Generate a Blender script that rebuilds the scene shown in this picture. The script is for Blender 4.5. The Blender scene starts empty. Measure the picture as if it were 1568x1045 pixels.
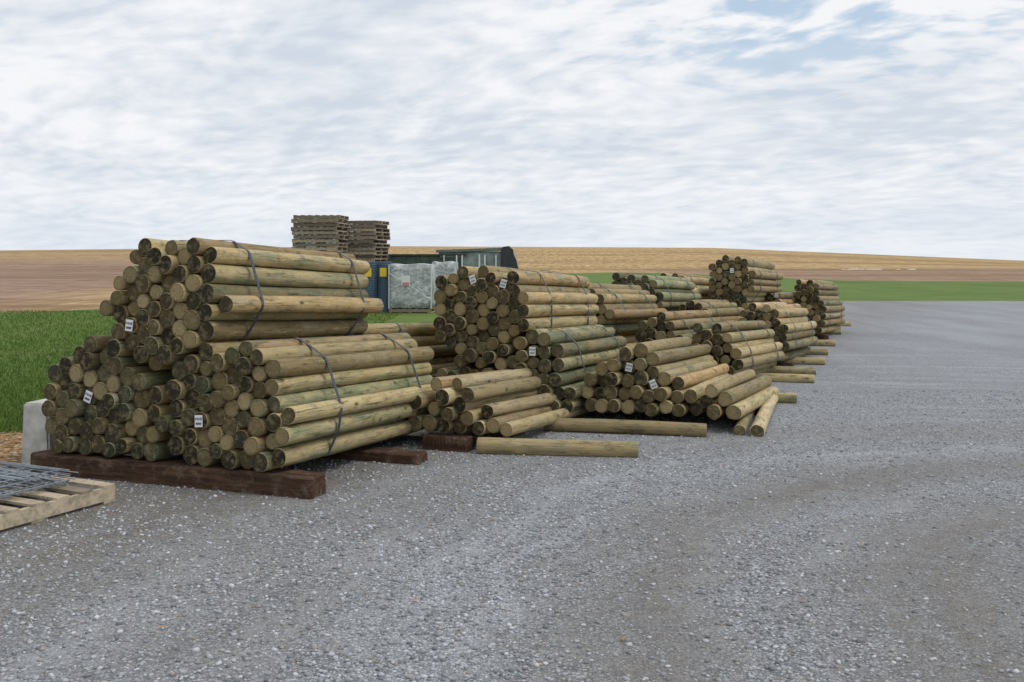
import bpy, bmesh, math, random
import numpy as np
from mathutils import Vector, Matrix
random.seed(7); rng=np.random.default_rng(7)
scene=bpy.context.scene
scene.view_settings.view_transform='Standard'
try: scene.view_settings.look='None'
except: pass
scene.view_settings.exposure=0
col=scene.collection

# ---------------------------------------------------------------- node helpers
class NT:
    def __init__(s,tree): s.t=tree; s.n=tree.nodes; s.l=tree.links
    def node(s,typ,**kw):
        n=s.n.new(typ)
        for k,v in kw.items(): setattr(n,k,v)
        return n
    def put(s,sock,v):
        if v is None: return
        if isinstance(v,bpy.types.NodeSocket): s.l.new(v,sock)
        else:
            if sock.type=='RGBA' and not isinstance(v,(int,float)) and len(v)==3: v=(*v,1)
            sock.default_value=v
    def math(s,op,a,b=None,c=None,clamp=False):
        n=s.node('ShaderNodeMath',operation=op,use_clamp=clamp)
        s.put(n.inputs[0],a); s.put(n.inputs[1],b); s.put(n.inputs[2],c); return n.outputs[0]
    def vmath(s,op,a,b=None,scale=None):
        n=s.node('ShaderNodeVectorMath',operation=op)
        s.put(n.inputs[0],a); s.put(n.inputs[1],b)
        if scale is not None: s.put(n.inputs['Scale'],scale)
        return n.outputs['Value'] if op in('LENGTH','DISTANCE','DOT_PRODUCT') else n.outputs[0]
    def mix(s,f,a,b,mode='MIX'):
        n=s.node('ShaderNodeMix',data_type='RGBA',blend_type=mode)
        s.put(n.inputs[0],f); s.put(n.inputs[6],a); s.put(n.inputs[7],b); return n.outputs[2]
    def ramp(s,f,stops,interp='LINEAR'):
        n=s.node('ShaderNodeValToRGB'); r=n.color_ramp; r.interpolation=interp
        while len(r.elements)<len(stops): r.elements.new(.5)
        for e,(p,c) in zip(r.elements,stops):
            e.position=p; e.color=(c,c,c,1) if isinstance(c,(int,float)) else (*c,1)
        s.put(n.inputs[0],f); return n.outputs[0]
    def noise(s,v,scale,detail=4,rough=.55,dist=0,out=0):
        n=s.node('ShaderNodeTexNoise'); s.put(n.inputs['Vector'],v); n.inputs['Scale'].default_value=scale
        n.inputs['Detail'].default_value=detail; n.inputs['Roughness'].default_value=rough; n.inputs['Distortion'].default_value=dist
        return n.outputs[out]
    def vor(s,v,scale,feature='F1',rnd=1):
        n=s.node('ShaderNodeTexVoronoi',feature=feature); s.put(n.inputs['Vector'],v); n.inputs['Scale'].default_value=scale
        n.inputs['Randomness'].default_value=rnd; return n
    def mapr(s,v,a,b,c=0,d=1):
        n=s.node('ShaderNodeMapRange'); n.clamp=True
        s.put(n.inputs[0],v); 
        for i,x in enumerate((a,b,c,d)): n.inputs[i+1].default_value=x
        return n.outputs[0]
    def sep(s,v):
        n=s.node('ShaderNodeSeparateXYZ'); s.put(n.inputs[0],v); return n.outputs
    def comb(s,x,y,z):
        n=s.node('ShaderNodeCombineXYZ'); s.put(n.inputs[0],x); s.put(n.inputs[1],y); s.put(n.inputs[2],z); return n.outputs[0]
    def bump(s,h,strength,dist):
        n=s.node('ShaderNodeBump'); n.inputs['Strength'].default_value=strength; n.inputs['Distance'].default_value=dist
        s.put(n.inputs['Height'],h); return n.outputs[0]
def newmat(name,rough=.8,spec=.3,metal=0):
    m=bpy.data.materials.new(name); m.use_nodes=True
    nt=NT(m.node_tree); b=m.node_tree.nodes['Principled BSDF']
    b.inputs['Roughness'].default_value=rough; b.inputs['Metallic'].default_value=metal
    b.inputs['Specular IOR Level'].default_value=spec
    return m,nt,b
def pos(nt): return nt.node('ShaderNodeNewGeometry').outputs['Position']
def simple(name,c,rough=.7,var=.25,scale=12,metal=0,spec=.3,bump=.2,stretch=(1,1,1)):
    m,nt,b=newmat(name,rough,spec,metal)
    p=nt.node('ShaderNodeTexCoord').outputs['Object']
    p=nt.vmath('MULTIPLY',p,stretch)
    n=nt.noise(p,scale,4,.65)
    f=nt.mapr(n,.3,.7)
    c1=tuple(x*(1-var) for x in c); c2=tuple(min(1,x*(1+var)) for x in c)
    nt.put(b.inputs['Base Color'],nt.mix(f,c1,c2))
    if bump: nt.put(b.inputs['Normal'],nt.bump(n,bump,.02))
    return m

# ---------------------------------------------------------------- materials
def mat_post_side(name='treated_wood_side'):
    m,nt,b=newmat(name,.72,.22)
    uv=nt.node('ShaderNodeUVMap').outputs[0]
    a=nt.node('ShaderNodeAttribute',attribute_name='pr').outputs['Color']
    r=nt.sep(a)   # r tone, g green, b brightness
    u,v,_=nt.sep(uv)
    base=nt.ramp(r[0],[(0,(.26,.195,.09)),(.3,(.41,.315,.145)),(.6,(.55,.44,.225)),(.80,(.50,.345,.16)),(.9,(.46,.26,.11)),(1,(.64,.52,.30))])
    patch=nt.noise(nt.comb(nt.math('MULTIPLY',u,4),nt.math('MULTIPLY',v,1.2),0),1.6,3,.6)
    gf=nt.mapr(nt.math('ADD',r[1],nt.math('MULTIPLY',nt.math('SUBTRACT',patch,.5),1.9)),.38,.88)
    c=nt.mix(nt.math('MULTIPLY',gf,.9),base,(.235,.275,.150))
    streak=nt.noise(nt.comb(nt.math('MULTIPLY',u,75),nt.math('MULTIPLY',v,3.2),0),1,4,.7)
    c=nt.mix(nt.mapr(streak,.36,.66,0,.6),c,nt.mix(.5,c,(.08,.055,.027)))
    fleck=nt.noise(nt.comb(nt.math('MULTIPLY',u,26),nt.math('MULTIPLY',v,7),3.3),1,5,.8)
    c=nt.mix(nt.mapr(fleck,.54,.74,0,.65),c,(.68,.58,.38))
    dirt=nt.noise(nt.comb(nt.math('MULTIPLY',u,12),nt.math('MULTIPLY',v,5),7.7),1,5,.78)
    c=nt.mix(nt.mapr(dirt,.52,.70,0,.75),c,(.095,.072,.040))
    grey=nt.noise(nt.comb(nt.math('MULTIPLY',u,6),nt.math('MULTIPLY',v,2.2),17.7),1,4,.7)
    c=nt.mix(nt.mapr(grey,.5,.68,0,.45),c,(.33,.32,.25))
    kv=nt.vor(nt.comb(nt.math('MULTIPLY',u,9),nt.math('MULTIPLY',v,4.5),0),1)
    kd=nt.mapr(kv.outputs['Distance'],.05,.19,1,0)
    ks=nt.math('GREATER_THAN',nt.sep(kv.outputs['Color'])[0],.4)
    kk=nt.math('MULTIPLY',kd,ks)
    c=nt.mix(nt.math('MULTIPLY',kk,.88),c,(.050,.028,.015))
    crack=nt.noise(nt.comb(nt.math('MULTIPLY',u,55),nt.math('MULTIPLY',v,.9),9.1),1,2,.5)
    cr=nt.mapr(nt.math('ABSOLUTE',nt.math('SUBTRACT',crack,.5)),.0,.018,1,0)
    crm=nt.math('MULTIPLY',cr,nt.mapr(patch,.44,.56))
    c=nt.mix(nt.math('MULTIPLY',crm,.85),c,(.03,.02,.012))
    br=nt.mapr(r[2],0,1,.60,1.18)
    c=nt.mix(1,c,nt.comb(br,br,br),'MULTIPLY')
    nt.put(b.inputs['Base Color'],c)
    h=nt.math('SUBTRACT',nt.math('ADD',streak,nt.math('MULTIPLY',kk,.8)),nt.math('MULTIPLY',crm,1.5))
    nt.put(b.inputs['Normal'],nt.bump(h,.6,.007))
    return m
def mat_post_end(name='treated_wood_end_grain'):
    m,nt,b=newmat(name,.85,.15)
    uv=nt.node('ShaderNodeUVMap').outputs[0]
    a=nt.node('ShaderNodeAttribute',attribute_name='pr').outputs['Color']
    r=nt.sep(a)
    off=nt.comb(nt.math('MULTIPLY',nt.math('SUBTRACT',r[0],.5),.4),nt.math('MULTIPLY',nt.math('SUBTRACT',r[2],.5),.4),0)
    q=nt.vmath('ADD',uv,off)
    sh=nt.vmath('ADD',uv,nt.comb(nt.math('MULTIPLY',r[0],50),nt.math('MULTIPLY',r[1],50),nt.math('MULTIPLY',r[2],50)))
    nz=nt.noise(sh,1.3,4,.6)
    d=nt.vmath('LENGTH',q)
    ring=nt.math('SINE',nt.math('MULTIPLY',nt.math('ADD',d,nt.math('MULTIPLY',nz,.25)),42))
    base=nt.ramp(nt.math('FRACT',nt.math('MULTIPLY',nt.math('ADD',r[0],r[2]),3.7)),[(0,(.032,.028,.017)),(.3,(.060,.050,.028)),(.55,(.125,.098,.048)),(.8,(.25,.19,.088)),(1,(.50,.39,.20))])
    c=nt.mix(nt.mapr(r[1],.42,1.0,0,.65),base,(.060,.078,.050))
    c=nt.mix(nt.mapr(ring,-.2,1,0,.42),c,nt.mix(.7,c,(.02,.015,.01)))
    c=nt.mix(nt.mapr(nz,.48,.70,0,.6),c,(.36,.285,.155))
    fine=nt.noise(sh,9,4,.7)
    c=nt.mix(nt.mapr(fine,.5,.75,0,.6),c,(.03,.025,.015))
    rr=nt.vmath('LENGTH',uv)
    c=nt.mix(nt.mapr(rr,.80,1.0,0,.6),c,(.03,.026,.016))
    qs=nt.sep(q); ang=nt.math('ARCTAN2',qs[1],qs[0])
    cn=nt.noise(nt.comb(nt.math('MULTIPLY',ang,2.2),nt.math('MULTIPLY',r[0],40),nt.math('MULTIPLY',rr,.3)),2,2,.4)
    cr=nt.mapr(nt.math('ABSOLUTE',nt.math('SUBTRACT',cn,.5)),0,.018,1,0)
    cr=nt.math('MULTIPLY',cr,nt.mapr(rr,.1,.3))
    c=nt.mix(nt.math('MULTIPLY',cr,.85),c,(.010,.008,.006))
    nt.put(b.inputs['Base Color'],c)
    nt.put(b.inputs['Normal'],nt.bump(nt.math('ADD',nt.math('MULTIPLY',ring,.15),nt.math('SUBTRACT',fine,cr)),.6,.006))
    return m
M_SIDE=mat_post_side(); M_END=mat_post_end()
M_STRAP=simple('steel_strap',(.050,.058,.072),.42,.4,30,spec=.5,bump=0)
M_TAG=simple('tag_plastic',(.80,.80,.80),.4,.05,30,bump=0)
M_INK=simple('tag_ink',(.03,.03,.035),.6,.1,30,bump=0)
def mat_timber():
    m,nt,b=newmat('creosoted_timber',.85,.2)
    p=nt.node('ShaderNodeTexCoord').outputs['Object']
    n=nt.noise(nt.vmath('MULTIPLY',p,(2,30,30)),1,5,.7)
    n2=nt.noise(p,9,5,.7)
    c=nt.ramp(n,[(.25,(.020,.012,.008)),(.5,(.075,.040,.025)),(.75,(.16,.092,.056))])
    c=nt.mix(nt.mapr(n2,.52,.74,0,.7),c,(.23,.175,.13))
    nt.put(b.inputs['Base Color'],c); nt.put(b.inputs['Normal'],nt.bump(nt.math('ADD',n,n2),.9,.018)); return m
M_TIMBER=mat_timber()
def mat_pallet():
    m,nt,b=newmat('weathered_pallet_wood',.85,.2)
    p=nt.node('ShaderNodeTexCoord').outputs['Object']
    a=nt.sep(nt.node('ShaderNodeAttribute',attribute_name='pr').outputs['Color'])
    n=nt.noise(p,18,5,.7)
    c=nt.ramp(a[0],[(0,(.17,.14,.11)),(.5,(.35,.29,.215)),(1,(.58,.48,.35))])
    c=nt.mix(nt.mapr(n,.42,.68,0,.6),c,(.11,.09,.065))
    nt.put(b.inputs['Base Color'],c); nt.put(b.inputs['Normal'],nt.bump(n,.5,.01)); return m
M_PALLET=mat_pallet()

def mat_gravel():
    m,nt,b=newmat('limestone_gravel',.9,.2)
    p=pos(nt); ps=nt.sep(p); p2=nt.comb(ps[0],ps[1],0)
    wob=nt.noise(p2,.9,3,.6,out=1)
    wv=nt.vmath('MULTIPLY',nt.vmath('SUBTRACT',wob,(.5,.5,.5)),(.8,.8,0))
    pw=nt.vmath('ADD',p2,wv)
    rel=nt.vmath('SUBTRACT',pw,(4.3,4.0,0)); rs=nt.sep(rel)
    d=nt.vmath('LENGTH',rel); ang=nt.math('ARCTAN2',rs[1],rs[0])
    arc=nt.noise(nt.comb(nt.math('MULTIPLY',d,3.2),nt.math('MULTIPLY',ang,1.5),0),1,5,.65)
    def band(r,w): return nt.mapr(nt.math('ABSOLUTE',nt.math('SUBTRACT',d,r)),w*.1,w,1,0)
    t=nt.math('MAXIMUM',band(3.8,.65),band(2.4,1.0))
    t=nt.math('MAXIMUM',t,nt.mapr(d,1.6,2.8,.85,0))
    t=nt.math('MAXIMUM',t,nt.math('MULTIPLY',band(5.5,.7),.5))
    t=nt.math('MULTIPLY',t,nt.mapr(arc,.34,.58,.3,1))
    t=nt.math('MULTIPLY',t,nt.mapr(nt.noise(p2,7,4,.75),.3,.55,.55,1))
    big=nt.noise(p2,.6,4,.6)
    v1=nt.vor(p2,66); v2=nt.vor(p2,150)
    c1=nt.ramp(nt.sep(v1.outputs['Color'])[0],[(0,(.15,.155,.166)),(.4,(.29,.30,.318)),(.75,(.45,.463,.485)),(1,(.74,.755,.78))])
    c2=nt.ramp(nt.sep(v2.outputs['Color'])[1],[(0,(.14,.145,.153)),(.5,(.34,.35,.366)),(1,(.64,.655,.68))])
    sel=nt.mapr(nt.noise(p2,6,3,.7),.40,.56)
    c=nt.mix(sel,c2,c1)
    gap=nt.mapr(v1.outputs['Distance'],.36,.72,0,.65)
    c=nt.mix(gap,c,(.08,.08,.085))
    c=nt.mix(nt.mapr(big,.35,.68,0,.42),c,(.21,.21,.212))
    c=nt.mix(nt.mapr(arc,.48,.66,0,.30),c,(.54,.555,.58))
    col2=nt.sep(v2.outputs['Color'])[0]
    c=nt.mix(nt.math('MULTIPLY',t,.86),c,nt.mix(nt.mapr(col2,0,1,0,.8),(.115,.102,.088),(.285,.262,.235)))
    sd=nt.math('SUBTRACT',nt.math('MULTIPLY',nt.sep(pw)[0],.86),nt.math('MULTIPLY',nt.sep(pw)[1],.5))
    nearm=nt.mapr(sd,-5.0,-3.5,.85,0)
    nearm=nt.math('MULTIPLY',nearm,nt.mapr(nt.noise(p2,2.3,4,.7),.3,.6,.45,1))
    c=nt.mix(nearm,c,nt.mix(nt.mapr(col2,0,1,0,.9),(.085,.074,.058),(.30,.27,.225)))
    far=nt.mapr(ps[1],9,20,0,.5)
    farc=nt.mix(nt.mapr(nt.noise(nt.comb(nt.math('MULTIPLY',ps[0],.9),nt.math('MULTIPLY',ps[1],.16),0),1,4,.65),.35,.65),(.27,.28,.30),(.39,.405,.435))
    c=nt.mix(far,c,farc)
    nt.put(b.inputs['Base Color'],c)
    h=nt.math('SUBTRACT',nt.math('MULTIPLY',nt.math('MULTIPLY',sel,nt.math('SUBTRACT',1,v1.outputs['Distance'])),1.2),nt.math('MULTIPLY',v2.outputs['Distance'],.5))
    nt.put(b.inputs['Normal'],nt.bump(h,.8,.012))
    return m
def mat_grass(blade=False):
    m,nt,b=newmat('grass_blade' if blade else 'lawn_grass',.8,.15)
    p=pos(nt)
    n=nt.noise(p,.5,4,.6); n2=nt.noise(p,14,5,.75); n3=nt.noise(nt.vmath('MULTIPLY',p,(1,.3,1)),.16,4,.65)
    c=nt.ramp(n2,[(.3,(.050,.100,.018)),(.5,(.102,.175,.030)),(.7,(.18,.26,.06))])
    c=nt.mix(nt.mapr(n,.35,.7,0,.55),c,(.19,.225,.066))
    c=nt.mix(nt.mapr(n3,.48,.66,0,.5),c,(.066,.128,.024))
    nt.put(b.inputs['Base Color'],c)
    if not blade: nt.put(b.inputs['Normal'],nt.bump(n2,.8,.05))
    return m
def mat_field():
    m,nt,b=newmat('harvested_field',.95,.05)
    p=pos(nt); ps=nt.sep(p)
    rows=nt.noise(nt.comb(nt.math('MULTIPLY',ps[0],.03),nt.math('MULTIPLY',ps[1],.16),0),1,6,.8)
    rows2=nt.noise(nt.comb(nt.math('MULTIPLY',ps[0],.12),nt.math('MULTIPLY',ps[1],.55),5),1,5,.8)
    fine=nt.noise(nt.comb(nt.math('MULTIPLY',ps[0],1.3),nt.math('MULTIPLY',ps[1],.13),0),1,6,.9)
    stub=nt.ramp(fine,[(.34,(.22,.14,.060)),(.5,(.42,.285,.135)),(.64,(.68,.51,.28))])
    soil=nt.ramp(fine,[(.34,(.145,.088,.060)),(.5,(.28,.178,.122)),(.64,(.45,.315,.23))])
    soil=nt.mix(nt.mapr(rows,.44,.56,0,.55),soil,(.40,.285,.215))
    soil=nt.mix(nt.mapr(rows2,.50,.60,0,.7),soil,(.15,.098,.070))
    w=nt.math('ADD',ps[0],nt.math('MULTIPLY',nt.math('SUBTRACT',nt.noise(p,.05,3),.5),10))
    left=nt.mapr(nt.math('ADD',w,nt.math('MULTIPLY',ps[1],.17)),-14,-8,1,0)
    left=nt.math('MULTIPLY',left,nt.mapr(ps[1],150,210,1,.3))
    rt=nt.mapr(nt.math('SUBTRACT',ps[1],nt.math('MULTIPLY',ps[0],.35)),118,126,1,0)
    rt=nt.math('MULTIPLY',rt,nt.mapr(ps[0],10,22))
    f=nt.math('MAXIMUM',left,nt.math('MULTIPLY',rt,.9))
    c=nt.mix(f,stub,soil)
    bandn=nt.noise(nt.comb(nt.math('MULTIPLY',ps[0],.008),nt.math('MULTIPLY',ps[1],.05),4),1,5,.75)
    c=nt.mix(nt.mapr(bandn,.5,.60,0,.6),c,(.20,.125,.072))
    nt.put(b.inputs['Base Color'],c)
    return m
M_GRAVEL=mat_gravel(); M_GRASS=mat_grass(); M_BLADE=mat_grass(True); M_FIELD=mat_field()
def mat_litter():
    m,nt,b=newmat('leaf_litter_soil',.95,.1)
    p=pos(nt); v=nt.vor(p,38)
    c=nt.ramp(nt.sep(v.outputs['Color'])[0],[(0,(.10,.06,.035)),(.5,(.26,.15,.07)),(.85,(.42,.27,.13)),(1,(.5,.42,.3))])
    nt.put(b.inputs['Base Color'],c); nt.put(b.inputs['Normal'],nt.bump(v.outputs['Distance'],.9,.02)); return m
M_LITTER=mat_litter()

# ---------------------------------------------------------------- mesh helpers
class MB:
    def __init__(s): s.v=[];s.f=[];s.uv=[];s.c=[];s.mi=[];s.sm=[];s.n=0
    def add(s,verts,faces,uvs=None,c=(.5,.5,.5),mi=0,smooth=False):
        k=s.n; s.v.extend([tuple(x) for x in verts]); s.n+=len(verts)
        for i,f in enumerate(faces):
            s.f.append(tuple(k+j for j in f))
            s.uv.append(uvs[i] if uvs else [(0,0)]*len(f))
            s.c.append(c); s.mi.append(mi if isinstance(mi,int) else mi[i]); s.sm.append(smooth if isinstance(smooth,bool) else smooth[i])
    def box(s,ctr,size,rot=None,bev=0,**kw):
        hx,hy,hz=[x/2 for x in size]; R=rot or Matrix.Identity(3)
        q=Vector(ctr)
        if bev<=0:
            vs=[q+R@Vector((x*hx,y*hy,z*hz)) for x in(-1,1) for y in(-1,1) for z in(-1,1)]
            fs=[(0,1,3,2),(4,6,7,5),(0,4,5,1),(2,3,7,6),(0,2,6,4),(1,5,7,3)]
        else:
            bm=bmesh.new(); bmesh.ops.create_cube(bm,size=1)
            for v in bm.verts: v.co=Vector((v.co.x*hx*2,v.co.y*hy*2,v.co.z*hz*2))
            bmesh.ops.bevel(bm,geom=list(bm.edges),offset=bev,segments=2,affect='EDGES')
            bm.verts.index_update()
            vs=[q+R@v.co for v in bm.verts]; fs=[tuple(v.index for v in f.verts) for f in bm.faces]; bm.free()
        s.add(vs,fs,**kw)
    def cyl(s,a,b,r,seg=10,**kw):
        a=Vector(a);b=Vector(b); d=(b-a).normalized(); u=d.orthogonal().normalized(); w=d.cross(u)
        vs=[]
        for q in(a,b):
            for i in range(seg):
                t=2*math.pi*i/seg; vs.append(q+u*(r*math.cos(t))+w*(r*math.sin(t)))
        fs=[(i,(i+1)%seg,seg+(i+1)%seg,seg+i) for i in range(seg)]+[tuple(range(seg))[::-1],tuple(range(seg,2*seg))]
        s.add(vs,fs,**kw)
    def obj(s,name,mats,parent=None):
        me=bpy.data.meshes.new(name); me.from_pydata(s.v,[],s.f)
        for m in mats: me.materials.append(m)
        uvl=me.uv_layers.new(name='UVMap')
        flat=np.array([x for f in s.uv for p in f for x in p],dtype=np.float32); uvl.data.foreach_set('uv',flat)
        ca=me.color_attributes.new('pr','FLOAT_COLOR','CORNER')
        fc=np.array([x for f,c in zip(s.f,s.c) for _ in f for x in (*c,1)],dtype=np.float32); ca.data.foreach_set('color',fc)
        me.polygons.foreach_set('material_index',s.mi); me.polygons.foreach_set('use_smooth',s.sm)
        me.update()
        o=bpy.data.objects.new(name,me); col.objects.link(o)
        if parent: o.parent=parent
        return o
def empty(name):
    e=bpy.data.objects.new(name,None); e.empty_display_size=.2; col.objects.link(e); return e

SEG=22
def post_mesh(mb,base,dl,ds,dw,r,L,color):
    """a round fence post from base along dl; ds,dw span the cross section"""
    ls=[0,.004,.012,.10,.4,.8,1.2,1.6,2.0,2.3,2.428,2.44]; ls=[l*L/2.44 for l in ls]
    rs=[.93,.985,1]+[1]*7+[.99,.93]
    taper=random.uniform(-.10,.10); bow=random.uniform(-.016,.016); bow2=random.uniform(-.009,.009)
    ph=random.uniform(0,6.28); el=random.uniform(0,.06)
    lob=[(random.uniform(0,.03),random.uniform(0,6.28),k) for k in(3,5)]
    uo=random.uniform(0,20); vo=random.uniform(0,20)
    vs=[]
    for l,rr in zip(ls,rs):
        q=math.sin(math.pi*l/L); R=r*rr*(1+taper*(l/L-.5))*(1+random.uniform(-.014,.014))
        for i in range(SEG):
            t=2*math.pi*i/SEG
            k=R*(1+el*math.cos(2*t+ph)+sum(a*math.sin(n*t+p+l*1.3) for a,p,n in lob)+random.uniform(-.009,.009))
            vs.append(base+dl*l+ds*(k*math.cos(t)+bow*q)+dw*(k*math.sin(t)+bow2*q))
    fs=[];uvs=[];mi=[];sm=[]
    n=len(ls)
    for j in range(n-1):
        for i in range(SEG):
            i2=(i+1)%SEG
            fs.append((j*SEG+i,j*SEG+i2,(j+1)*SEG+i2,(j+1)*SEG+i))
            a0=2*math.pi*i/SEG*r+uo; a1=2*math.pi*(i+1)/SEG*r+uo
            uvs.append([(a0,ls[j]+vo),(a1,ls[j]+vo),(a1,ls[j+1]+vo),(a0,ls[j+1]+vo)]); mi.append(0); sm.append(True)
    circ=[(math.cos(2*math.pi*i/SEG),math.sin(2*math.pi*i/SEG)) for i in range(SEG)]
    fs.append(tuple(range(SEG))[::-1]); uvs.append(circ[::-1]); mi.append(1); sm.append(False)
    fs.append(tuple(range((n-1)*SEG,n*SEG))); uvs.append(circ); mi.append(1); sm.append(False)
    mb.add(vs,fs,uvs,color,mi,sm)

def inpoly(p,poly):
    x,y=p; c=False; n=len(poly)
    for i in range(n):
        x1,y1=poly[i];x2,y2=poly[(i+1)%n]
        if (y1>y)!=(y2>y) and x<(x2-x1)*(y-y1)/(y2-y1)+x1: c=not c
    return c
def edged(p,poly):
    m=9
    for i in range(len(poly)):
        a=Vector(poly[i]);b=Vector(poly[(i+1)%len(poly)]);q=Vector(p); ab=b-a
        t=max(0,min(1,(q-a).dot(ab)/ab.dot(ab))); m=min(m,(q-a-ab*t).length)
    return m
def hexfill(poly,d=.127):
    xs=[p[0] for p in poly]; ys=[p[1] for p in poly]; out=[]
    x=max(xs)-d*.5; k=0
    while x>min(xs):
        y=min(ys)+d*.5+(d*.5 if k%2 else 0)
        while y<max(ys):
            if inpoly((x,y),poly) and edged((x,y),poly)>d*.36: out.append([x+random.uniform(-.012,.012),y+random.uniform(-.012,.012)])
            y+=d
        x-=d*.872; k+=1
    return out
def rpoly(w,h,z0):
    a=w/2
    return [(-a,z0+h*.35),(-a*.98,z0+h*.68),(-a*.62,z0+h),(a*.55,z0+h),(a*.95,z0+h*.72),(a,z0+h*.35),(a*.82,z0),(-a*.82,z0)]
def hull(pts):
    pts=sorted(set(pts))
    def cr(o,a,b): return (a[0]-o[0])*(b[1]-o[1])-(a[1]-o[1])*(b[0]-o[0])
    lo=[];up=[]
    for p in pts:
        while len(lo)>1 and cr(lo[-2],lo[-1],p)<=0: lo.pop()
        lo.append(p)
    for p in reversed(pts):
        while len(up)>1 and cr(up[-2],up[-1],p)<=0: up.pop()
        up.append(p)
    return lo[:-1]+up[:-1]

def make_group(origin,ang,tilt,z0,bundles,grav=.0010):
    a=math.radians(ang); T=math.radians(tilt)
    dl=Vector((math.sin(a)*math.cos(T),math.cos(a)*math.cos(T),-math.sin(T)))
    ds=Vector((math.cos(a),-math.sin(a),0)); dw=ds.cross(dl); 
    if dw.z<0: dw=-dw
    O=Vector((origin[0],origin[1],0))
    P=[];R=[];owner=[]
    for bi,b in enumerate(bundles):
        pts=b.get('pts') or hexfill(b['poly'])
        for p in pts: P.append(list(p)); R.append(min(.074,max(.053,random.gauss(.0635,.004)))); owner.append(bi)
    P=np.array(P,float);R=np.array(R);owner=np.array(owner)
    for it in range(140):
        if it<90: P[:,1]-=grav
        D=P[:,None,:]-P[None,:,:]; dist=np.sqrt((D**2).sum(-1))+1e-9
        mn=R[:,None]+R[None,:]; ov=np.clip(mn-dist,0,None); np.fill_diagonal(ov,0)
        P+= (D/dist[...,None]*ov[...,None]*.35).sum(1)
        P[:,1]=np.maximum(P[:,1],z0+R)
    for bi,b in enumerate(bundles):
        e=empty(b.get('name','fence_post_bundle'))
        mb=MB(); idx=np.where(owner==bi)[0]; ends=[]
        for i in idx:
            off=random.gauss(0,.022 if not b.get('loose') else .06); L=b.get('L',2.44)+random.uniform(-.025,.025)
            lo=b.get('loose',0.3); yy=random.uniform(-lo,lo)
            dl2=(Matrix.Rotation(math.radians(yy),3,'Z')@dl); ds2=Matrix.Rotation(math.radians(yy),3,'Z')@ds
            base=O+ds*P[i,0]+dw*P[i,1]+dl*off
            if base.z+dl2.z*L<R[i]+.01:
                dz=(R[i]+.01-base.z)/L; dl2=Vector((dl2.x,dl2.y,max(dl2.z,dz))).normalized()
            tn=min(1,max(0,random.gauss(b.get('tone',.45),.27))); gn=min(1,max(0,random.gauss(b.get('green',.3),.25)))
            post_mesh(mb,base,dl2,ds2,dw,R[i],L,(tn,gn,random.random()))
            ends.append((P[i,0],P[i,1],base,R[i]))
        mb.obj('posts',[M_SIDE,M_END],e)
        if b.get('straps',True) and not b.get('loose'):
            hp=[]
            for i in idx:
                for k in range(16):
                    t=2*math.pi*k/16; hp.append((round(P[i,0]+(R[i]+.005)*math.cos(t),5),round(P[i,1]+(R[i]+.005)*math.sin(t),5)))
            H=hull(hp); m2=MB()
            for f in b.get('sp',(.2,.8)):
                l0=2.44*f+random.uniform(-.04,.04); sk=random.uniform(-.03,.03); wd=.030
                vs=[];n=len(H)
                zc=sum(h[1] for h in H)/n; xc=sum(h[0] for h in H)/n
                for (x,y) in H:
                    for l,k in((-wd/2,0),(wd/2,0),(wd/2,.004),(-wd/2,.004)):
                        nn=Vector((x-xc,y-zc,0)).normalized()
                        vs.append(O+ds*(x)+dw*(y)+dl*(l0+l+sk*(y-zc))+ds*(nn.x*k)+dw*(nn.y*k))
                fs=[]
                for i in range(n):
                    j=(i+1)%n
                    for q in range(4):
                        fs.append((i*4+q,j*4+q,j*4+(q+1)%4,i*4+(q+1)%4))
                m2.add(vs,fs)
            m2.obj('straps',[M_STRAP],e)
        for (ts,tz_,rot) in b.get('tags',[]):
            k=min(ends,key=lambda q:(q[0]-ts)**2+(q[1]-tz_)**2); c=k[2]-dl*.010
            Rm=Matrix((ds,dl,dw)).transposed()@Matrix.Rotation(math.radians(rot),3,'Y')
            m3=MB(); m3.box(c,(.066,.003,.085),Rm); 
            for q in range(9): m3.box(c-dl*.003+Rm@Vector((-.022+q*.0055,0,-.018)),(.002,.002,.016),Rm,mi=1)
            m3.obj('tag_card',[M_TAG,M_INK],e)
            cu=bpy.data.curves.new('tagtxt','FONT'); cu.body='P4X8'; cu.size=.026; cu.align_x='CENTER'; cu.extrude=.0005
            to=bpy.data.objects.new('tmp',cu); col.objects.link(to)
            bpy.context.view_layer.update()
            me=bpy.data.meshes.new_from_object(to.evaluated_get(bpy.context.evaluated_depsgraph_get()))
            bpy.data.objects.remove(to); me.materials.clear(); me.materials.append(M_INK)
            t=bpy.data.objects.new('tag_text',me); col.objects.link(t); t.parent=e
            t.matrix_world=Matrix.Translation(c-dl*.0035+Rm@Vector((0,0,.006)))@(Rm@Matrix.Rotation(math.pi/2,3,'X')).to_4x4()

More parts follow.
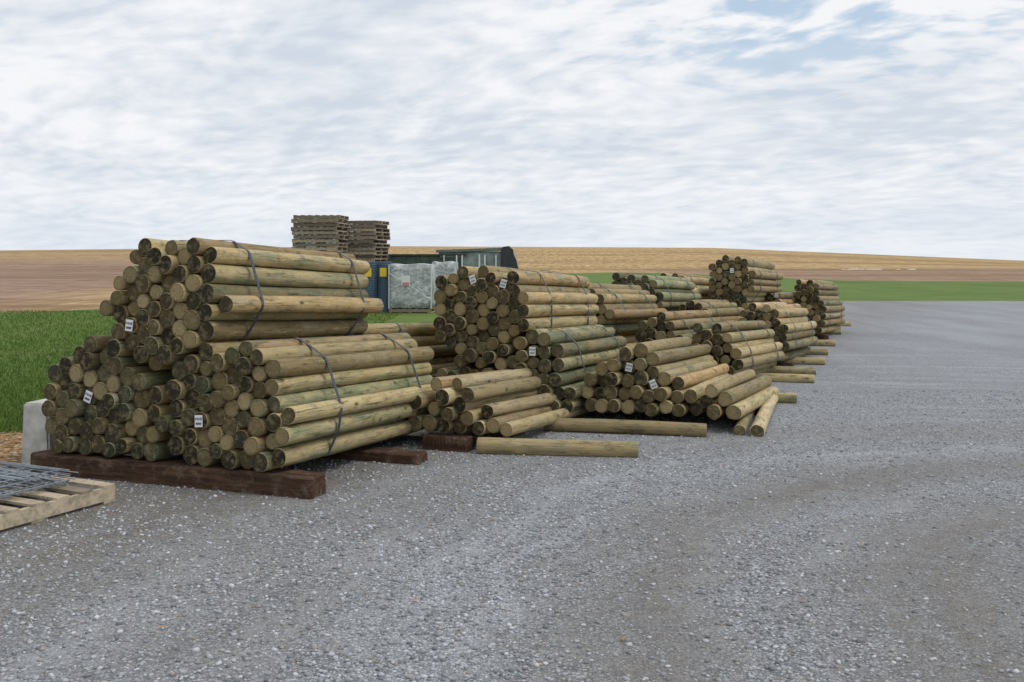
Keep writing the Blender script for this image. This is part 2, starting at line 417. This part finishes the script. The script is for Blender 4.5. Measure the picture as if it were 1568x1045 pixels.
def timber(x0,y0,x1,y1,w=.17,h=.15,z=0,name='timber_beam'):
    L=math.hypot(x1-x0,y1-y0); bm=bmesh.new(); bmesh.ops.create_cube(bm,size=1)
    for v in bm.verts: v.co=Vector((v.co.x*L,v.co.y*w,v.co.z*h))
    bmesh.ops.subdivide_edges(bm,edges=[e for e in bm.edges if abs(e.verts[0].co.x-e.verts[1].co.x)>L*.5],cuts=34,use_grid_fill=True)
    bmesh.ops.bevel(bm,geom=[e for e in bm.edges if e.is_manifold and e.calc_face_angle(0)>1],offset=.012,segments=1,affect='EDGES')
    for v in bm.verts: v.co+=Vector((random.uniform(-.003,.003),random.uniform(-.007,.007),random.uniform(-.010,.0)))
    me=bpy.data.meshes.new(name); bm.to_mesh(me); bm.free(); me.materials.append(M_TIMBER)
    o=bpy.data.objects.new(name,me); col.objects.link(o)
    o.location=((x0+x1)/2,(y0+y1)/2,z+h/2); o.rotation_euler=(0,0,math.atan2(y1-y0,x1-x0)); return o

# ---------------------------------------------------------------- post stacks
A1=[(-1.26,1.83),(-.82,1.88),(-.564,1.80),(-.45,1.62),(-.42,1.34),(-.48,1.16),(-.73,1.07),(-1.017,.82),(-1.32,.99),(-1.55,1.29),(-1.44,1.60)]
L1=[(-2.13,.70),(-1.98,.97),(-1.55,1.10),(-1.31,1.02),(-1.15,.80),(-.95,.76),(-.90,.46),(-.97,.17),(-1.49,.17),(-1.95,.17),(-2.06,.45)]
R1=[(-.84,.90),(-.68,1.06),(-.21,1.11),(-.03,1.08),(.12,.80),(.15,.5),(.05,.17),(-.66,.17),(-.86,.30),(-.90,.65)]
make_group((-1.66,6.85),20.8,2.8,.17,[
 dict(poly=L1,tone=.25,green=.6,tags=[(-1.66,.58,18)]),
 dict(poly=R1,tone=.45,green=.46,tags=[(-.66,.46,-4)],sp=(.24,.80)),
 dict(poly=A1,tone=.5,green=.24,L=2.25,tags=[(-1.22,1.12,5)],sp=(.16,.80))],grav=.0006)
Bx,By=.94,-.342
timber(-1.66-2.12*Bx+.02,6.85-2.12*By+.085,-1.66+.34*Bx+.02,6.85+.34*By+.085,.2,.168)
timber(-1.66-1.9*Bx+.48,6.85-1.9*By+1.25,-1.66+.50*Bx+.48,6.85+.50*By+1.25,.2,.10)
make_group((-1.68,9.5),20,3.0,.15,[dict(poly=rpoly(1.02,.90,.15),tone=.7,green=.12,sp=(.3,.75))])
timber(-2.2,9.9,-1.2,9.55,.16,.13)
make_group((-.10,8.30),24,2.8,.15,[dict(name='loose_fence_post_pile',loose=3,tone=.80,green=.15,
 pts=[(0,.21),(-.24,.215),(-.12,.31),(-.30,.33),(-.17,.44),(-.38,.22),(-.48,.33),(-.37,.45),(-.52,.55),(-.62,.65),(-.30,.56),(-.52,.22),(-.66,.25),(-.64,.4),(-.78,.3),(-.76,.5),(-.45,.66)])])
timber(-.74,8.56,-.35,8.42,.16,.142)
U2=[(-.84,1.62),(-.45,1.68),(-.08,1.58),(.05,1.40),(.05,1.04),(-.1,.94),(-.16,.64),(-.7,.64),(-1.0,.98),(-1.02,1.40)]
make_group((.10,9.8),21,2.4,.15,[
 dict(poly=[(-1.0,.17),(-1.05,.6),(-.3,.6),(-.25,.17)],tone=.4,green=.3),
 dict(poly=[(-.14,.90),(.2,1.02),(.36,.94),(.46,.6),(.49,.17),(-.2,.17),(-.2,.6)],tone=.45,green=.55,tags=[(.14,.70,0)]),
 dict(poly=U2,tone=.55,green=.22,tags=[(-.56,1.44,-20),(-.24,1.42,15)],sp=(.28,.82))])
timber(-.85,10.3,.6,9.8,.16,.13)
make_group((1.70,9.4),22,2.6,.14,[
 dict(poly=[(-1.07,.15),(-1.10,.38),(-.97,.64),(-.78,.80),(-.53,.87),(-.34,.78),(-.22,.60),(0,.48),(.1,.15)],tone=.5,green=.32,loose=2,name='loose_fence_post_pile',tags=[(-.62,.60,10),(-.40,.47,-25)]),
 dict(pts=[(.21,.21),(.345,.21),(.14,.33),(.28,.335),(.21,.455)],tone=.6,green=.3,loose=3,name='loose_fence_post_pile'),])
make_group((2.25,9.12),20,1.2,.0,[dict(pts=[(0,.07),(-.16,.07)],L=2.3,tone=.5,green=.5,loose=3,name='loose_fence_post_pile')])
def pair(x,y,ang,w,z_low,h_low,h_up,tilt=2.2,wu=None,**k):
    wu=wu or w; k2=dict(k); k2.pop('tags',None)
    bs=[dict(poly=rpoly(w,h_low,.14),**(k2 if h_up else k))]
    if h_up: bs.append(dict(poly=rpoly(wu,h_up,.14+h_low-.03),**k))
    make_group((x,y),ang,tilt,.14,bs)
    a=math.radians(ang); sx,sy=math.cos(a),-math.sin(a); lx,ly=math.sin(a),math.cos(a)
    timber(x-sx*w*.5+lx*.35,y-sy*w*.5+ly*.35,x+sx*w*.55+lx*.35,y+sy*w*.55+ly*.35,.14,.12)
pair(.80,12.65,24,.98,.14,.60,.72,tone=.6,green=.2,sp=(.2,.75),tags=[(.02,1.12,0)])
pair(1.82,15.15,24,.95,.14,.60,.78,tone=.35,green=.85)
pair(2.72,17.55,24,.85,.14,.60,.76,tone=.85,green=.1)
pair(1.80,12.35,25,.64,.14,.90,0,tone=.5,green=.45)
pair(2.72,14.95,25,.68,.14,.94,0,tone=.6,green=.25)
pair(2.36,11.95,26.5,.72,.14,.78,0,tone=.5,green=.28,tilt=2.5)
pair(3.62,14.5,26,.74,.14,.92,0,tone=.55,green=.3)
pair(3.86,17.65,26,.97,.14,.76,.92,wu=.84,tone=.35,green=.3,tags=[(.05,1.4,0)])
pair(4.85,18.8,26,.6,.14,.97,0,tone=.35,green=.3,tags=[(.1,.95,0)])
pair(5.85,19.8,27,.68,.14,1.14,0,tone=.5,green=.25)
def bearer(x,y,ang,L,r=.064,green=.4,tone=.6):
    a=math.radians(ang); d=Vector((-math.cos(a),math.sin(a),0)); s=Vector((math.sin(a),math.cos(a),0))
    mb=MB(); post_mesh(mb,Vector((x,y,r+.008)),d,s,Vector((0,0,1)),r,L,(tone,green,random.random()))
    return mb.obj('bearer_post',[M_SIDE,M_END])
bearer(1.04,8.18,7,1.34,.066,.35,.65); bearer(1.78,9.10,12,1.5,.064,.35,.65)
for x,y,l in((3.95,13.0,1.5),(4.24,13.9,1.5),(4.78,15.2,1.4),(5.3,16.7,1.6),(5.97,18.4,1.6),(7.0,21.2,1.7),(8.1,23.8,2.0),(3.2,11.2,1.2)):
    bearer(x,y,random.uniform(8,16),l,.06,.45,.6)

# ---------------------------------------------------------------- ground
def sm(t): t=max(0,min(1,t)); return t*t*(3-2*t)
def crest(x):
    xs=[-800,-154,-40,60,101,154,800]; zs=[3.4,3.9,5.2,4.7,3.0,.8,.2]
    return float(np.interp(x,xs,zs))
def tz(x,y):
    if y<=112: return 0.
    xe=x*300/max(y,112); c=crest(xe)
    z=c*sm((y-112)/200)
    if y>300: z-=(y-300)*.03
    return z
ys=list(np.linspace(-60,110,35))+list(np.linspace(114,330,60))+list(np.linspace(345,1500,40))
xs=sorted(set([round(x,2) for x in list(np.linspace(-160,160,81))+list(np.linspace(-1200,-170,25))+list(np.linspace(170,1200,25))]))
v=[(x,y,tz(x,y)) for y in ys for x in xs]; nx=len(xs)
f=[(j*nx+i,j*nx+i+1,(j+1)*nx+i+1,(j+1)*nx+i) for j in range(len(ys)-1) for i in range(nx-1)]
me=bpy.data.meshes.new('field_terrain'); me.from_pydata(v,[],f); me.materials.append(M_FIELD)
for p in me.polygons: p.use_smooth=True
o=bpy.data.objects.new('field_terrain',me); col.objects.link(o)
def sheet(name,pts,z,mat,step=.6,amp=.12):
    out=[]
    n=len(pts)
    for i in range(n):
        a=Vector(pts[i]);b=Vector(pts[(i+1)%n]); L=(b-a).length; k=max(1,int(L/step)); k=min(k,160)
        nrm=Vector((-(b-a).y,(b-a).x)).normalized()
        for q in range(k):
            p=a.lerp(b,q/k); 
            p=p+nrm*(random.gauss(0,amp) if (q>0) else 0); out.append((p.x,p.y,z))
    me=bpy.data.meshes.new(name); me.from_pydata(out,[],[tuple(range(len(out)))]); me.materials.append(mat)
    o=bpy.data.objects.new(name,me); col.objects.link(o); 
    if me.polygons[0].normal.z<0: me.flip_normals()
    return o
sheet('grass_lawn',[(-90,-50),(90,-50),(90,66),(35,68),(24,72),(20.5,84),(17,108),(10,110),(2,100),(-3,70),(-7,45),(-12,33),(-15,30),(-90,23)],.008,M_GRASS,.8,.12)
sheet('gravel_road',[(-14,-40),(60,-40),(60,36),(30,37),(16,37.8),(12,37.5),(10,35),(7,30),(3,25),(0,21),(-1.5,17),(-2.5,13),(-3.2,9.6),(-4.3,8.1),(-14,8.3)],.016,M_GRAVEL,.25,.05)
sheet('leaf_litter',[(-7.5,7.75),(-3.5,7.75),(-3.1,8.6),(-3.4,9.3),(-7.5,9.35)],.021,M_LITTER,.15,.04)

# ---- loose stones (one mesh)
ico_bm=bmesh.new(); bmesh.ops.create_icosphere(ico_bm,subdivisions=1,radius=1); ico_bm.verts.index_update()
IV=np.array([v.co[:] for v in ico_bm.verts]); IF=np.array([[v.index for v in f.verts] for f in ico_bm.faces]); ico_bm.free()
def scatter_stones(name,N,mat,sampler,smin,smax):
    P=sampler(N)
    NV=len(IV); V=np.zeros((N,NV,3))
    s=smin+(smax-smin)*rng.random(N)**3
    jit=1+rng.uniform(-.32,.32,(N,NV,1))
    sc=np.stack([rng.uniform(.8,1.4,N),rng.uniform(.7,1.1,N),rng.uniform(.45,.8,N)],1)
    B=IV[None]*jit*sc[:,None,:]*s[:,None,None]
    t=rng.random(N)*6.28; c,sn=np.cos(t),np.sin(t)
    V[:,:,0]=B[:,:,0]*c[:,None]-B[:,:,1]*sn[:,None]+P[:,0:1]; V[:,:,1]=B[:,:,0]*sn[:,None]+B[:,:,1]*c[:,None]+P[:,1:2]
    V[:,:,2]=B[:,:,2]+.016+s[:,None]*.2
    F=(IF[None]+np.arange(N)[:,None,None]*NV).reshape(-1,3)
    me=bpy.data.meshes.new(name); me.vertices.add(N*NV); me.vertices.foreach_set('co',V.reshape(-1))
    me.loops.add(len(F)*3); me.loops.foreach_set('vertex_index',F.reshape(-1).astype(np.int32))
    me.polygons.add(len(F)); me.polygons.foreach_set('loop_start',np.arange(0,len(F)*3,3,dtype=np.int32))
    me.update(calc_edges=True)
    ca=me.color_attributes.new('pr','FLOAT_COLOR','POINT'); cc=np.repeat(rng.random((N,3)),NV,0); cc=np.concatenate([cc,np.ones((N*NV,1))],1)
    ca.data.foreach_set('color',cc.reshape(-1).astype(np.float32))
    me.materials.append(mat); o=bpy.data.objects.new(name,me); col.objects.link(o); return o
m,nt,b=newmat('loose_stone',.9,.2)
a=nt.sep(nt.node('ShaderNodeAttribute',attribute_name='pr').outputs['Color'])
c=nt.ramp(a[0],[(0,(.17,.176,.187)),(.5,(.33,.341,.36)),(.85,(.46,.472,.495)),(1,(.60,.61,.63))])
c=nt.mix(nt.mapr(a[1],.85,1,0,.7),c,(.33,.26,.19))
nt.put(b.inputs['Base Color'],c)
def samp(N):
    P=np.zeros((0,2))
    while len(P)<N:
        y=3.2+rng.random(N*2)**1.4*9; x=(rng.random(N*2)*2-1)*(.62*y+.4)
        d=np.hypot(x-4.3,y-4); w=.95-.7*np.exp(-((d-3.8)/.45)**2)-.7*np.exp(-((d-2.4)/.7)**2)
        cl=.5+.5*np.sin(x*1.7+np.sin(y*2.1)*1.4)*np.sin(y*2.3+np.sin(x*1.3)*2)
        w=w*(.35+.65*cl)*np.where(x>1.5,.65,1)
        w=np.where((x<-3.3)&(y>7.7),0,w)
        k=rng.random(N*2)<w; P=np.concatenate([P,np.stack([x[k],y[k]],1)])
    return P[:N]
scatter_stones('gravel_stones',60000,m,samp,.003,.014)
m2,nt,b=newmat('dry_leaf',.8,.2)
a=nt.sep(nt.node('ShaderNodeAttribute',attribute_name='pr').outputs['Color'])
nt.put(b.inputs['Base Color'],nt.ramp(a[0],[(0,(.12,.065,.03)),(.6,(.36,.21,.09)),(1,(.52,.40,.2))]))
def leafs(name,N,sampler,s0,s1):
    vs=[];fs=[];cs=[];P=sampler(N)
    for i in range(N):
        s=random.uniform(s0,s1); t=random.uniform(0,6.28); k=len(vs)
        for (a_,b_,z_) in((-1,0,0),(-.2,.5,.3),(1,0,.1),(-.1,-.5,.35)):
            vs.append((P[i][0]+s*(a_*math.cos(t)-b_*math.sin(t)),P[i][1]+s*(a_*math.sin(t)+b_*math.cos(t)),.026+z_*s*random.uniform(.3,1)))
        fs.append((k,k+1,k+2,k+3)); cs+= [(random.random(),)*3+(1,)]*4
    me=bpy.data.meshes.new(name); me.from_pydata(vs,[],fs); ca=me.color_attributes.new('pr','FLOAT_COLOR','POINT')
    ca.data.foreach_set('color',np.array(cs,dtype=np.float32).reshape(-1)); me.materials.append(m2)
    o=bpy.data.objects.new(name,me); col.objects.link(o)
leafs('fallen_leaves',360,lambda N:[(random.uniform(-6,-3.6),random.uniform(7.8,9.3)) if i<260 else (random.gauss(0,2.6),random.uniform(3.6,9)) for i in range(N)],.008,.020)

# ---- grass blades (one mesh)
def blades(name,N):
    y=8.6+rng.random(N)**1.7*22; x=-3.2-rng.random(N)*(.62*y-2.0)
    k=(y>9.2+np.sin(x*5)*.06)|(x<-7.6); k&= ~((x>-4.4+ -0.0)&(y<9.4)); x=x[k];y=y[k];n=len(x)
    h=rng.uniform(.03,.08,n)*np.where(rng.random(n)<.04,1.6,1); w=rng.uniform(.003,.006,n)*(1+y*.04); t=rng.random(n)*3.14
    dx=np.cos(t)*w;dy=np.sin(t)*w; lx=rng.normal(0,.025,n);ly=rng.normal(0,.025,n)
    V=np.zeros((n,3,3)); V[:,0]=np.stack([x-dx,y-dy,np.full(n,.006)],1);V[:,1]=np.stack([x+dx,y+dy,np.full(n,.006)],1);V[:,2]=np.stack([x+lx,y+ly,h],1)
    me=bpy.data.meshes.new(name); me.from_pydata(V.reshape(-1,3).tolist(),[],np.arange(n*3).reshape(-1,3).tolist()); me.materials.append(M_BLADE)
    o=bpy.data.objects.new(name,me); col.objects.link(o)
blades('grass_blades',110000)

# ---------------------------------------------------------------- pallets
def pallet_boxes(mb,ctr,yaw,w=1.2,d=1.0,z=0):
    R=Matrix.Rotation(yaw,3,'Z'); q=Vector(ctr)
    def bx(x,y,zz,sx,sy,sz): 
        mb.box(q+R@Vector((x,y,zz+z)),(sx,sy,sz),R@Matrix.Rotation(random.gauss(0,.004),3,'Z'),c=(random.random(),0,0))
    for y in(-d/2+.02,0,d/2-.02): bx(0,y,.061,w,.038,.086)
    for i in range(7): bx(-w/2+.05+i*(w-.1)/6,0,.1125,.095,d,.016)
    for i in(0,3,6): bx(-w/2+.05+i*(w-.1)/6,0,.009,.1,d,.016)
def pallet_stack(x,y,yaw,n,w=1.1,d=1.05):
    mb=MB()
    for i in range(n): pallet_boxes(mb,(x+random.gauss(0,.035),y+random.gauss(0,.03),0),yaw+random.gauss(0,.03)+(math.pi if random.random()<.5 else 0),w,d,.01+i*.1235)
    mb.obj('pallet_stack',[M_PALLET])
pallet_stack(-6.02,31.3,math.radians(-5),24,1.45,1.25)
pallet_stack(-4.72,32.6,math.radians(-16),23,1.05,1.15)
e=empty('wooden_pallet')
mb=MB(); ax=Vector((-.43,-.90,0)).normalized(); bx_=Vector((-.90,.43,0)).normalized(); C=Vector((-2.66,6.68,0))
cc=C+ax*.6+bx_*.55; yaw=math.atan2(ax.y,ax.x)
pallet_boxes(mb,(cc.x,cc.y,.017),yaw,1.2,1.1); mb.obj('boards',[M_PALLET],e)
e=empty('wire_mesh_bundle')
mb=MB()
yb=math.atan2(bx_.y,bx_.x)
for i in range(90):
    off=Vector((random.uniform(-.46,.30),0,0)); z=.150+random.random()*.085
    t=yb+random.gauss(0,.05); d=Vector((math.cos(t),math.sin(t),0)); p=cc+ax*off.x+bx_*.1
    a_=p-d*random.uniform(.32,.48); b_=p+d*.9
    mb.cyl((a_.x,a_.y,z),(b_.x,b_.y,z+random.uniform(-.008,.02)),.004,6)
for i in range(40):
    p=cc+bx_*random.uniform(-.36,.5); z=.15+random.random()*.075
    a_=p-ax*.40;b_=p+ax*.5; mb.cyl((a_.x,a_.y,z),(b_.x,b_.y,z+.01),.0035,6)
M_WIRE=simple('galvanised_wire',(.34,.37,.40),.45,.3,40,metal=.6,spec=.5,bump=0)
mb.obj('wires',[M_WIRE],e)

bm=bmesh.new(); bmesh.ops.create_cube(bm,size=1)
for v_ in bm.verts: v_.co=Vector((v_.co.x*(.26 if v_.co.z<0 else .22),v_.co.y*.9,v_.co.z*.50))
bmesh.ops.bevel(bm,geom=list(bm.edges),offset=.015,segments=2,affect='EDGES')
me=bpy.data.meshes.new('concrete_block'); bm.to_mesh(me); bm.free(); me.materials.append(simple('cast_concrete',(.54,.52,.475),.9,.3,7,bump=.6))
o=bpy.data.objects.new('concrete_block',me); col.objects.link(o); o.location=(-3.66,8.27,.255); o.rotation_euler=(0,0,math.radians(-12))

# ---------------------------------------------------------------- background goods
M_ROLL=simple('coated_wire_mesh',(.095,.15,.21),.5,.5,40,spec=.4); M_YEL=simple('yellow_label',(.80,.55,.05),.5,.1); M_WHITE=simple('white_panel',(.72,.73,.73),.5,.08)
def roll(x,y,r,h):
    e=empty('wire_fence_roll'); mb=MB()
    n=28
    for ring in range(int(h/.075)+1):
        z=.02+ring*.075; 
        for i in range(n):
            t0=6.283*i/n;t1=6.283*(i+1)/n
            mb.cyl((x+r*math.cos(t0),y+r*math.sin(t0),z),(x+r*math.cos(t1),y+r*math.sin(t1),z),.012,5)
    for i in range(n):
        t=6.283*i/n; mb.cyl((x+r*math.cos(t),y+r*math.sin(t),.01),(x+r*math.cos(t),y+r*math.sin(t),h),.010,5)
    mb.cyl((x,y,.01),(x,y,h-.03),r*.93,24)
    mb.obj('mesh_wall',[M_ROLL],e)
    m=MB(); m.box((x-.02,y-r-.025,h*.80),(.2,.01,.26)); m.obj('label',[M_YEL],e)
for x,y in((-4.27,29.9),(-3.83,30.0),(-4.05,30.5),(-4.68,30.1)): roll(x,y,.21,1.52)
def wrapmat():
    m,nt,b=newmat('shrink_wrap',.3,.55); p=nt.node('ShaderNodeTexCoord').outputs['Object']
    n=nt.noise(nt.vmath('MULTIPLY',p,(2.2,2.2,4)),1.8,5,.75,1.8); n2=nt.noise(p,2.2,3,.6)
    c=nt.ramp(n,[(.32,(.22,.235,.235)),(.48,(.50,.53,.54)),(.62,(.84,.86,.87))])
    c=nt.mix(nt.mapr(n2,.48,.62,0,.75),c,(.25,.285,.26)); nt.put(b.inputs['Base Color'],c); nt.put(b.inputs['Normal'],nt.bump(n,.9,.08)); return m
M_WRAP=wrapmat(); M_GALV=simple('galvanised_tube',(.62,.64,.65),.4,.15,metal=.3)
M_PINK=simple('pink_label',(.6,.25,.25),.5,.1)
def crate(x,y,w,d,h,yaw,lab=True):
    e=empty('shrink_wrapped_pallet'); R=Matrix.Rotation(yaw,3,'Z'); P=Vector((x,y,0))
    mb=MB(); pallet_boxes(mb,(x,y,.02),yaw,w,d); mb.obj('pallet',[M_PALLET],e)
    bm=bmesh.new(); bmesh.ops.create_cube(bm,size=1); bmesh.ops.subdivide_edges(bm,edges=list(bm.edges),cuts=6,use_grid_fill=True)
    bm.verts.index_update(); vs=[]
    for q in bm.verts:
        c=q.co.copy(); r=1-.07*max(0,(abs(c.x)+abs(c.y)-.8))-.03*max(0,c.z-.35)
        k=1+.02*math.sin(c.z*19+c.x*5)+random.uniform(-.006,.006)
        top=random.uniform(-.012,.012)+(.02*math.sin(c.x*9) if c.z>.45 else 0)
        vs.append(P+Vector((0,0,.15+h/2))+R@Vector((c.x*w*.98*r*k,c.y*d*.96*r*k,c.z*(h-.03)+top)))
    fs=[tuple(q.index for q in f.verts) for f in bm.faces]; bm.free()
    mb=MB(); mb.add(vs,fs,smooth=True); mb.obj('wrap',[M_WRAP],e)
    mb=MB()
    for xx in(-w/2,w/2):
        mb.cyl(P+R@Vector((xx,-d/2,.15)),P+R@Vector((xx,-d/2,.13+h)),.02,6)
    mb.cyl(P+R@Vector((-w/2,-d/2-.03,.35)),P+R@Vector((w/2,-d/2-.03,.15+h*.72)),.010,6)
    mb.cyl(P+R@Vector((-w/2,-d/2-.03,.15+h*.8)),P+R@Vector((w/2,-d/2-.03,.42)),.010,6)
    mb.obj('edge_guards',[M_GALV],e)
    if lab:
        mb=MB(); mb.box(P+R@Vector((-.12,-d/2-.04,h*.74)),(.26,.01,.30),R); mb.box(P+R@Vector((-.12,-d/2-.048,h*.66)),(.2,.006,.1),R,mi=1)
        mb.obj('label',[M_WHITE,M_PINK],e)
crate(-2.98,30.0,1.26,1.1,1.32,math.radians(-4))
crate(-2.10,31.6,.7,1.0,1.38,math.radians(-4),False)
# covered flatbed trailer: low green load, grey sheeted part, black tarp over the end
e=empty('covered_trailer'); Y0=36.0
M_GREEN=simple('olive_tarp',(.060,.085,.066),.6,.6,1.6,bump=.3); M_BLACK=simple('black_tarp',(.022,.024,.028),.32,.5,5,spec=.5,bump=.8); M_GREY=simple('grey_panel',(.23,.265,.255),.55,.45,2.5)
mb=MB(); mb.box((-3.2,Y0+.9,1.12),(3.0,1.8,1.22),None,.06); mb.box((-3.2,Y0+.9,1.76),(3.06,1.86,.05),None,.01)
for xx in(-4.4,-3.9,-3.4,-2.9,-2.4): mb.box((xx,Y0-.015,1.15),(.07,.04,1.1))
mb.obj('body',[M_GREEN],e)
mb=MB(); mb.box((-1.35,Y0+.9,1.27),(2.6,1.72,1.22),None,.05); 
for xx in(-2.25,-1.5,-.79): mb.box((xx,Y0+.03,1.52),(.26,.03,.48),None,.006)
mb.obj('upper_body',[M_GREY],e)
mb=MB()
for xx,h_ in((-2.45,.5),(-2.0,.46),(-1.80,.46),(-1.18,.5),(-.98,.46),(-.58,.46)): mb.box((xx,Y0+.005,1.52),(.055,.06,h_))
mb.obj('frame_posts',[M_WHITE],e)
mb=MB()
vs=[(-2.75,Y0-.05,1.84),(-.25,Y0-.05,1.92),(-.25,Y0+1.85,1.92),(-2.75,Y0+1.85,1.84),(-2.75,Y0-.05,1.93),(-.25,Y0-.05,2.02),(-.25,Y0+1.85,2.02),(-2.75,Y0+1.85,1.93)]
mb.add(vs,[(0,3,2,1),(4,5,6,7),(0,1,5,4),(1,2,6,5),(2,3,7,6),(3,0,4,7)]); mb.obj('roof_sheet',[simple('grey_roof_sheet',(.15,.18,.17),.5,.3)],e)
mb=MB()
prof=[(-.42,.45),(-.40,1.93),(-.30,2.03),(-.10,2.06),(.02,1.96),(.09,1.80),(.17,1.56),(.23,1.25),(.27,.9),(.28,.45)]
rings=[-.10,.3,.9,1.4,1.9]; vs=[]
for j,yy in enumerate(rings): vs+=[(x+random.uniform(-.03,.03),Y0+yy,z+(random.uniform(-.03,.03) if z>.5 else 0)) for x,z in prof]
k=len(prof); nr=len(rings)
fs=[tuple(range(k))[::-1],tuple(range((nr-1)*k,nr*k))]+[(j*k+i,j*k+(i+1)%k,(j+1)*k+(i+1)%k,(j+1)*k+i) for i in range(k) for j in range(nr-1)]
mb.add(vs,fs); mb.obj('tarp_end',[M_BLACK],e)
mb=MB()
for xx in(-3.6,-1.0): mb.cyl((xx,Y0+.05,.35),(xx,Y0+.3,.35),.34,20)
mb.obj('wheels',[M_BLACK],e)
# pale lime heaps far off in the field
mb=MB()
for i in range(22):
    x=random.uniform(43.5,48.5) if i<18 else random.uniform(51.5,53); y=random.gauss(132,1.0); 
    s=random.uniform(.25,.6); h=random.uniform(.08,.22); z=tz(x,y)
    vs=[(x+s*1.3*math.cos(t),y+s*math.sin(t),z-.05) for t in np.linspace(0,5.5,7)]+[(x,y,z+h)]
    mb.add(vs,[(j,(j+1)%7,7) for j in range(7)])
mb.obj('lime_heap',[simple('lime',(.50,.45,.39),.9,.1)])

# ---------------------------------------------------------------- light & sky
sd=Vector((.60,-.10,.79)).normalized()
sun=bpy.data.lights.new('sun','SUN'); sun.energy=1.45; sun.angle=math.radians(24); sun.color=(1,.955,.88)
so=bpy.data.objects.new('sun',sun); col.objects.link(so); so.rotation_euler=sd.to_track_quat('Z','Y').to_euler(); so.location=(20,5,30)
w=bpy.data.worlds.new('World'); scene.world=w; w.use_nodes=True
nt=NT(w.node_tree); bg=w.node_tree.nodes['Background']
sky=nt.node('ShaderNodeTexSky',sky_type='NISHITA'); sky.sun_disc=False
sky.sun_elevation=math.asin(sd.z); sky.sun_rotation=math.atan2(sd.x,sd.y)
g=nt.node('ShaderNodeTexCoord').outputs['Generated']; gs=nt.sep(g)
zz=nt.math('ADD',nt.math('MAXIMUM',gs[2],0),.20)
px=nt.math('DIVIDE',gs[0],zz); py=nt.math('DIVIDE',gs[1],zz)
P0=nt.comb(nt.math('ADD',px,nt.math('MULTIPLY',py,.35)),py,0)
wp=nt.vmath('ADD',P0,nt.vmath('MULTIPLY',nt.noise(P0,1.2,2,out=1),(.35,.35,0)))
n1=nt.noise(wp,2.5,5,.55)
n2=nt.noise(nt.vmath('MULTIPLY',wp,(1,1.1,1)),9.5,3,.5)
n3=nt.noise(nt.vmath('ADD',P0,(3.1,7.7,0)),.8,2,.5)
puffs=nt.math('ADD',nt.math('MULTIPLY',n1,.5),nt.math('MULTIPLY',n2,.5))
shade=nt.mapr(nt.math('ADD',nt.math('MULTIPLY',puffs,.65),nt.math('MULTIPLY',n3,.35)),.41,.57)
cloud=nt.mix(shade,(6.6,7.15,7.95),(9.1,9.25,9.5))
hz=nt.mapr(gs[2],0,.09,.55,0)
cloud=nt.mix(hz,cloud,(7.7,8.25,8.95))
thin=nt.math('MULTIPLY',nt.mapr(gs[0],-.02,.22),nt.mapr(gs[2],.13,.22))
hole=nt.mapr(nt.math('SUBTRACT',puffs,nt.math('MULTIPLY',thin,.105)),.35,.44,1,0)
hole=nt.math('MULTIPLY',hole,nt.math('ADD',.12,nt.math('MULTIPLY',thin,.68)))
blue=nt.mix(.6,sky.outputs[0],(5.4,7.3,9.2))
c=nt.mix(hole,cloud,blue)
nt.put(bg.inputs['Color'],c); bg.inputs['Strength'].default_value=.1

# ---------------------------------------------------------------- camera
cam=bpy.data.cameras.new('camera'); co=bpy.data.objects.new('camera',cam); col.objects.link(co)
co.location=(0,0,1.65); co.rotation_euler=(math.radians(90),0,0)
cam.sensor_width=36; cam.lens=35; cam.shift_y=-.0813; cam.clip_end=4000; cam.clip_start=.05
scene.camera=co
